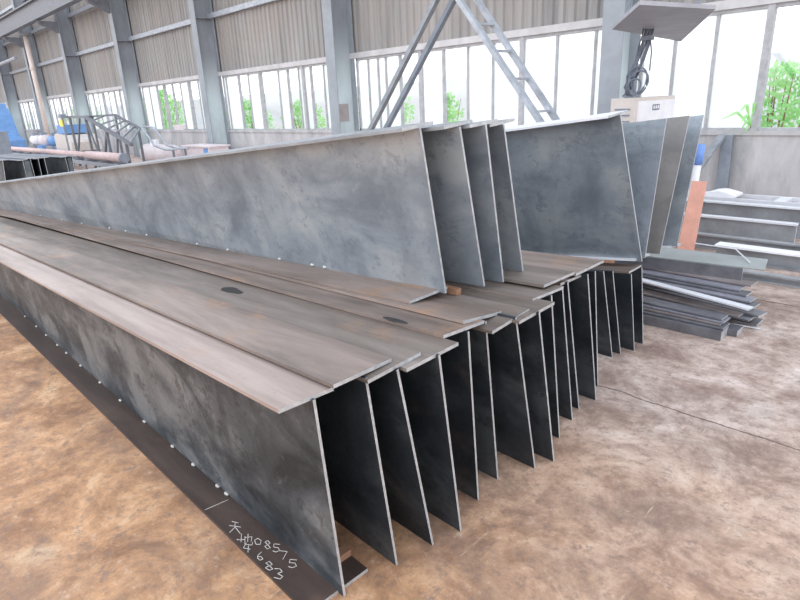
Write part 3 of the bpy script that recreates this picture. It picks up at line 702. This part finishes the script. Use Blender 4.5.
bm = nb(); box(bm, (-21.9, 9.58, .995), (-21.1, 9.83, 1.17)); link('carton', bm, M_tank, r)

# cream cab-like machine with yellow sign
r = thing('cream_machine', 'cream and blue machine cab under a yellow sign behind the frame', 'machine', (-25, 6.6, 0))
bm = nb()
pts = [(-25.6, .45), (-23.6, .45), (-23.6, .75), (-24.2, 1.0), (-25.4, 1.05), (-25.6, .95)]
hexa(bm, [Vector((x, 6.5, z)) for x, z in pts], [Vector((x, 7.5, z)) for x, z in pts]); link('body', bm, M_beige, r)
bm = nb(); box(bm, (-25.4, 6.6, 1.05), (-24.3, 7.4, 1.35)); link('hood', bm, M_blue, r)
bm = nb(); box(bm, (-25.5, 6.6, 0), (-23.8, 7.4, .45)); link('undercarriage', bm, M_post, r)
r = thing('yellow_sign', 'small yellow sign plate on a thin post by the lattice frame', 'sign', (-22.9, 6.2, 0))
bm = nb(); tube(bm, [(-22.95, 6.2, 0), (-22.95, 6.2, 1.72)], .03, 8); link('post', bm, M_post, r)
bm = nb(); box(bm, (-23.1, 6.13, 1.32), (-22.85, 6.17, 1.55)); link('panel', bm, M_yellow, r)
bm = nb(); box(bm, (-23.1, 6.13, 1.60), (-22.8, 6.3, 1.72)); link('lamp_box', bm, M_post, r)
# blue machine at the edge
r = thing('blue_machine', 'blue machine tool with a white panel at the far left edge', 'machine', (-33, 7, 0))
bm = nb()
pts = [(-41.2, 0), (-36.6, 0), (-36.6, .6), (-37.6, .8), (-38.3, 1.9), (-39.2, 2.5), (-41.2, 2.5)]
hexa(bm, [Vector((x, 6.6, z)) for x, z in pts], [Vector((x, 7.9, z)) for x, z in pts]); link('body', bm, M_blue, r)
bm = nb(); box(bm, (-36.2, 6.57, 1.35), (-35.9, 6.6, 1.75)); 
bm.free()
bm = nb(); box(bm, (-39.7, 6.56, 1.2), (-38.8, 6.6, 1.7)); link('panel', bm, M_white, r)
for j in range(5):
    x = -33.0+j*1.5
    rr = thing('small_machine', ['pale motor unit right of the blue machine', 'pale gearbox beyond the conveyor, left of the downpipe foot', 'bluish motor housing at the downpipe foot', 'white motor housing behind the pink pipe', 'grey motor housing next to the cream machine'][j], 'machine', (x, 7.6, 0), 'small machines beyond the conveyor')
    bm = nb(); box(bm, (x-.45, 7.3, 0), (x+.45, 8.0, .45)); link('base', bm, [M_steelgrey, M_blue][j % 2], rr)
    bm = nb(); tube(bm, [(x-.4, 7.6, .65), (x+.35, 7.6, .65)], .22+.04*(j % 2), 14); link('motor', bm, [M_white, M_tank, M_blue, M_white, M_ladder][j], rr, smooth=True)
    bm = nb(); box(bm, (x-.15, 7.5, .84), (x+.1, 7.72, 1.0)); link('terminal_box', bm, M_post, rr)
bm = nb(); box(bm, (-16.4, 3.1, 0), (-15.9, 3.6, .3)); bm.free()
bm = nb(); box(bm, (-25.6, 4.2, 0), (-24.5, 4.8, 1.25)); tag(link('grey_crate', bm, M_post, None, (-25, 4.5, 0)), 'dark grey crate above the left girder stack at the picture edge', 'crate')

# ---------------------------------------------------------------- outside
bm = nb(); box(bm, (-110, 9.85, -.3), (40, 60, -.05)); struct('ground', bm, M_outground)
bm = nb(); box(bm, (-100, 20, -.05), (10, 20.4, 2.45)); o = link('neighbouring_wall', bm, M_outwall); o['kind'] = 'structure'
def bush(label, x, y, h, w, n, seed):
    rnd = random.Random(seed)
    r = thing('shrub', label, 'shrub', (x, y, -.05), 'shrubs outside the windows')
    bm = nb()
    for j in range(7):
        a = rnd.uniform(0, 6.28); rr = rnd.uniform(0, w*.35)
        tube(bm, [(x+.05*math.cos(a), y+.05*math.sin(a), -.05), (x+rr*math.cos(a), y+rr*math.sin(a), h*.55), (x+rr*1.4*math.cos(a), y+rr*1.4*math.sin(a), h*.92)], [.025, .015, .006], 5)
    link('stem', bm, M_timber, r)
    bm = nb()
    for j in range(n):
        u = rnd.random(); zz = h*(.25+.75*u); sp = w*.5*math.sin(math.pi*min(1, .18+.8*u))**.6
        a = rnd.uniform(0, 6.28); q = sp*math.sqrt(rnd.random())
        p = Vector((x+q*math.cos(a), y+q*math.sin(a), zz))
        d = Vector((rnd.gauss(0, 1), rnd.gauss(0, 1), rnd.gauss(.2, .8))).normalized(); s = d.cross(Vector((rnd.gauss(0, 1), rnd.gauss(0, 1), rnd.gauss(0, 1)))).normalized()
        l = rnd.uniform(.08, .16); k = l*.28
        vs = [bm.verts.new(v) for v in (p, p+d*l*.5+s*k, p+d*l, p+d*l*.5-s*k)]
        bm.faces.new(vs)
    link('foliage', bm, M_leaf, r)
for j, (lab, x, h, w) in enumerate(BUSH): bush(lab, x, 12.0, h, w, int(420*w*h), j)
# drooping plant on sill
r = thing('sill_plant', 'drooping narrow-leaved plant reaching in over the right window sill', 'plant', (-2.75, 9.7, .99))
bm = nb()
for dx, dy, dz, l in ((-.33, -.25, .10, .5), (-.05, -.3, .06, .35), (.02, -.28, -.08, .3), (-.12, -.2, .2, .32), (.06, -.15, .22, .28), (-.02, -.33, -.02, .3)):
    p = Vector((-2.72, 9.62, 1.05)); q = p+Vector((dx*.5, dy*.5, dz+.10)); e = p+Vector((dx, dy, dz))
    for a, b, wa, wb in ((p, q, .012, .022), (q, e, .022, .002)):
        s = (b-a).cross(Vector((0, 1, .3))).normalized()
        vs = [bm.verts.new(v) for v in (a-s*wa, b-s*wb, b+s*wb, a+s*wa)]; bm.faces.new(vs)
link('leaves', bm, M_leaf, r)
bm = nb(); tube(bm, [(-2.72, 9.66, .99), (-2.72, 9.62, 1.06)], .012, 6); link('stem', bm, M_timber, r)

# ---------------------------------------------------------------- light and camera
W = bpy.data.worlds.new('sky'); S.world = W; W.use_nodes = True
nt = W.node_tree; bg = nt.nodes['Background']
tc = nt.nodes.new('ShaderNodeTexCoord'); sp = nt.nodes.new('ShaderNodeSeparateXYZ'); nt.links.new(tc.outputs['Generated'], sp.inputs[0])
nt.links.new(ramp(nt, sp.outputs['Z'], [(0, (.55, .5, .46)), (.01, (1.25, 1.25, 1.27)), (.3, (1.0, 1.03, 1.08)), (.6, (.74, .80, .88)), (1, (.62, .69, .78))]), bg.inputs[0])
bg.inputs[1].default_value = 1.25

cam = bpy.data.cameras.new('camera'); co = bpy.data.objects.new('camera', cam); C.objects.link(co)
cam.sensor_width = 36; cam.lens = 580/800*36; cam.clip_end = 300
R = Matrix(DATA['cam']).to_4x4(); co.matrix_world = Matrix.Translation((0, 0, 1.6)) @ R
S.camera = co
S.view_settings.view_transform = 'Standard'; S.view_settings.look = 'None'
S.view_settings.gamma = 1; S.view_settings.exposure = .85; S.view_settings.use_curve_mapping = False
for o in bpy.data.objects:
    if '_o' in o: del o['_o']
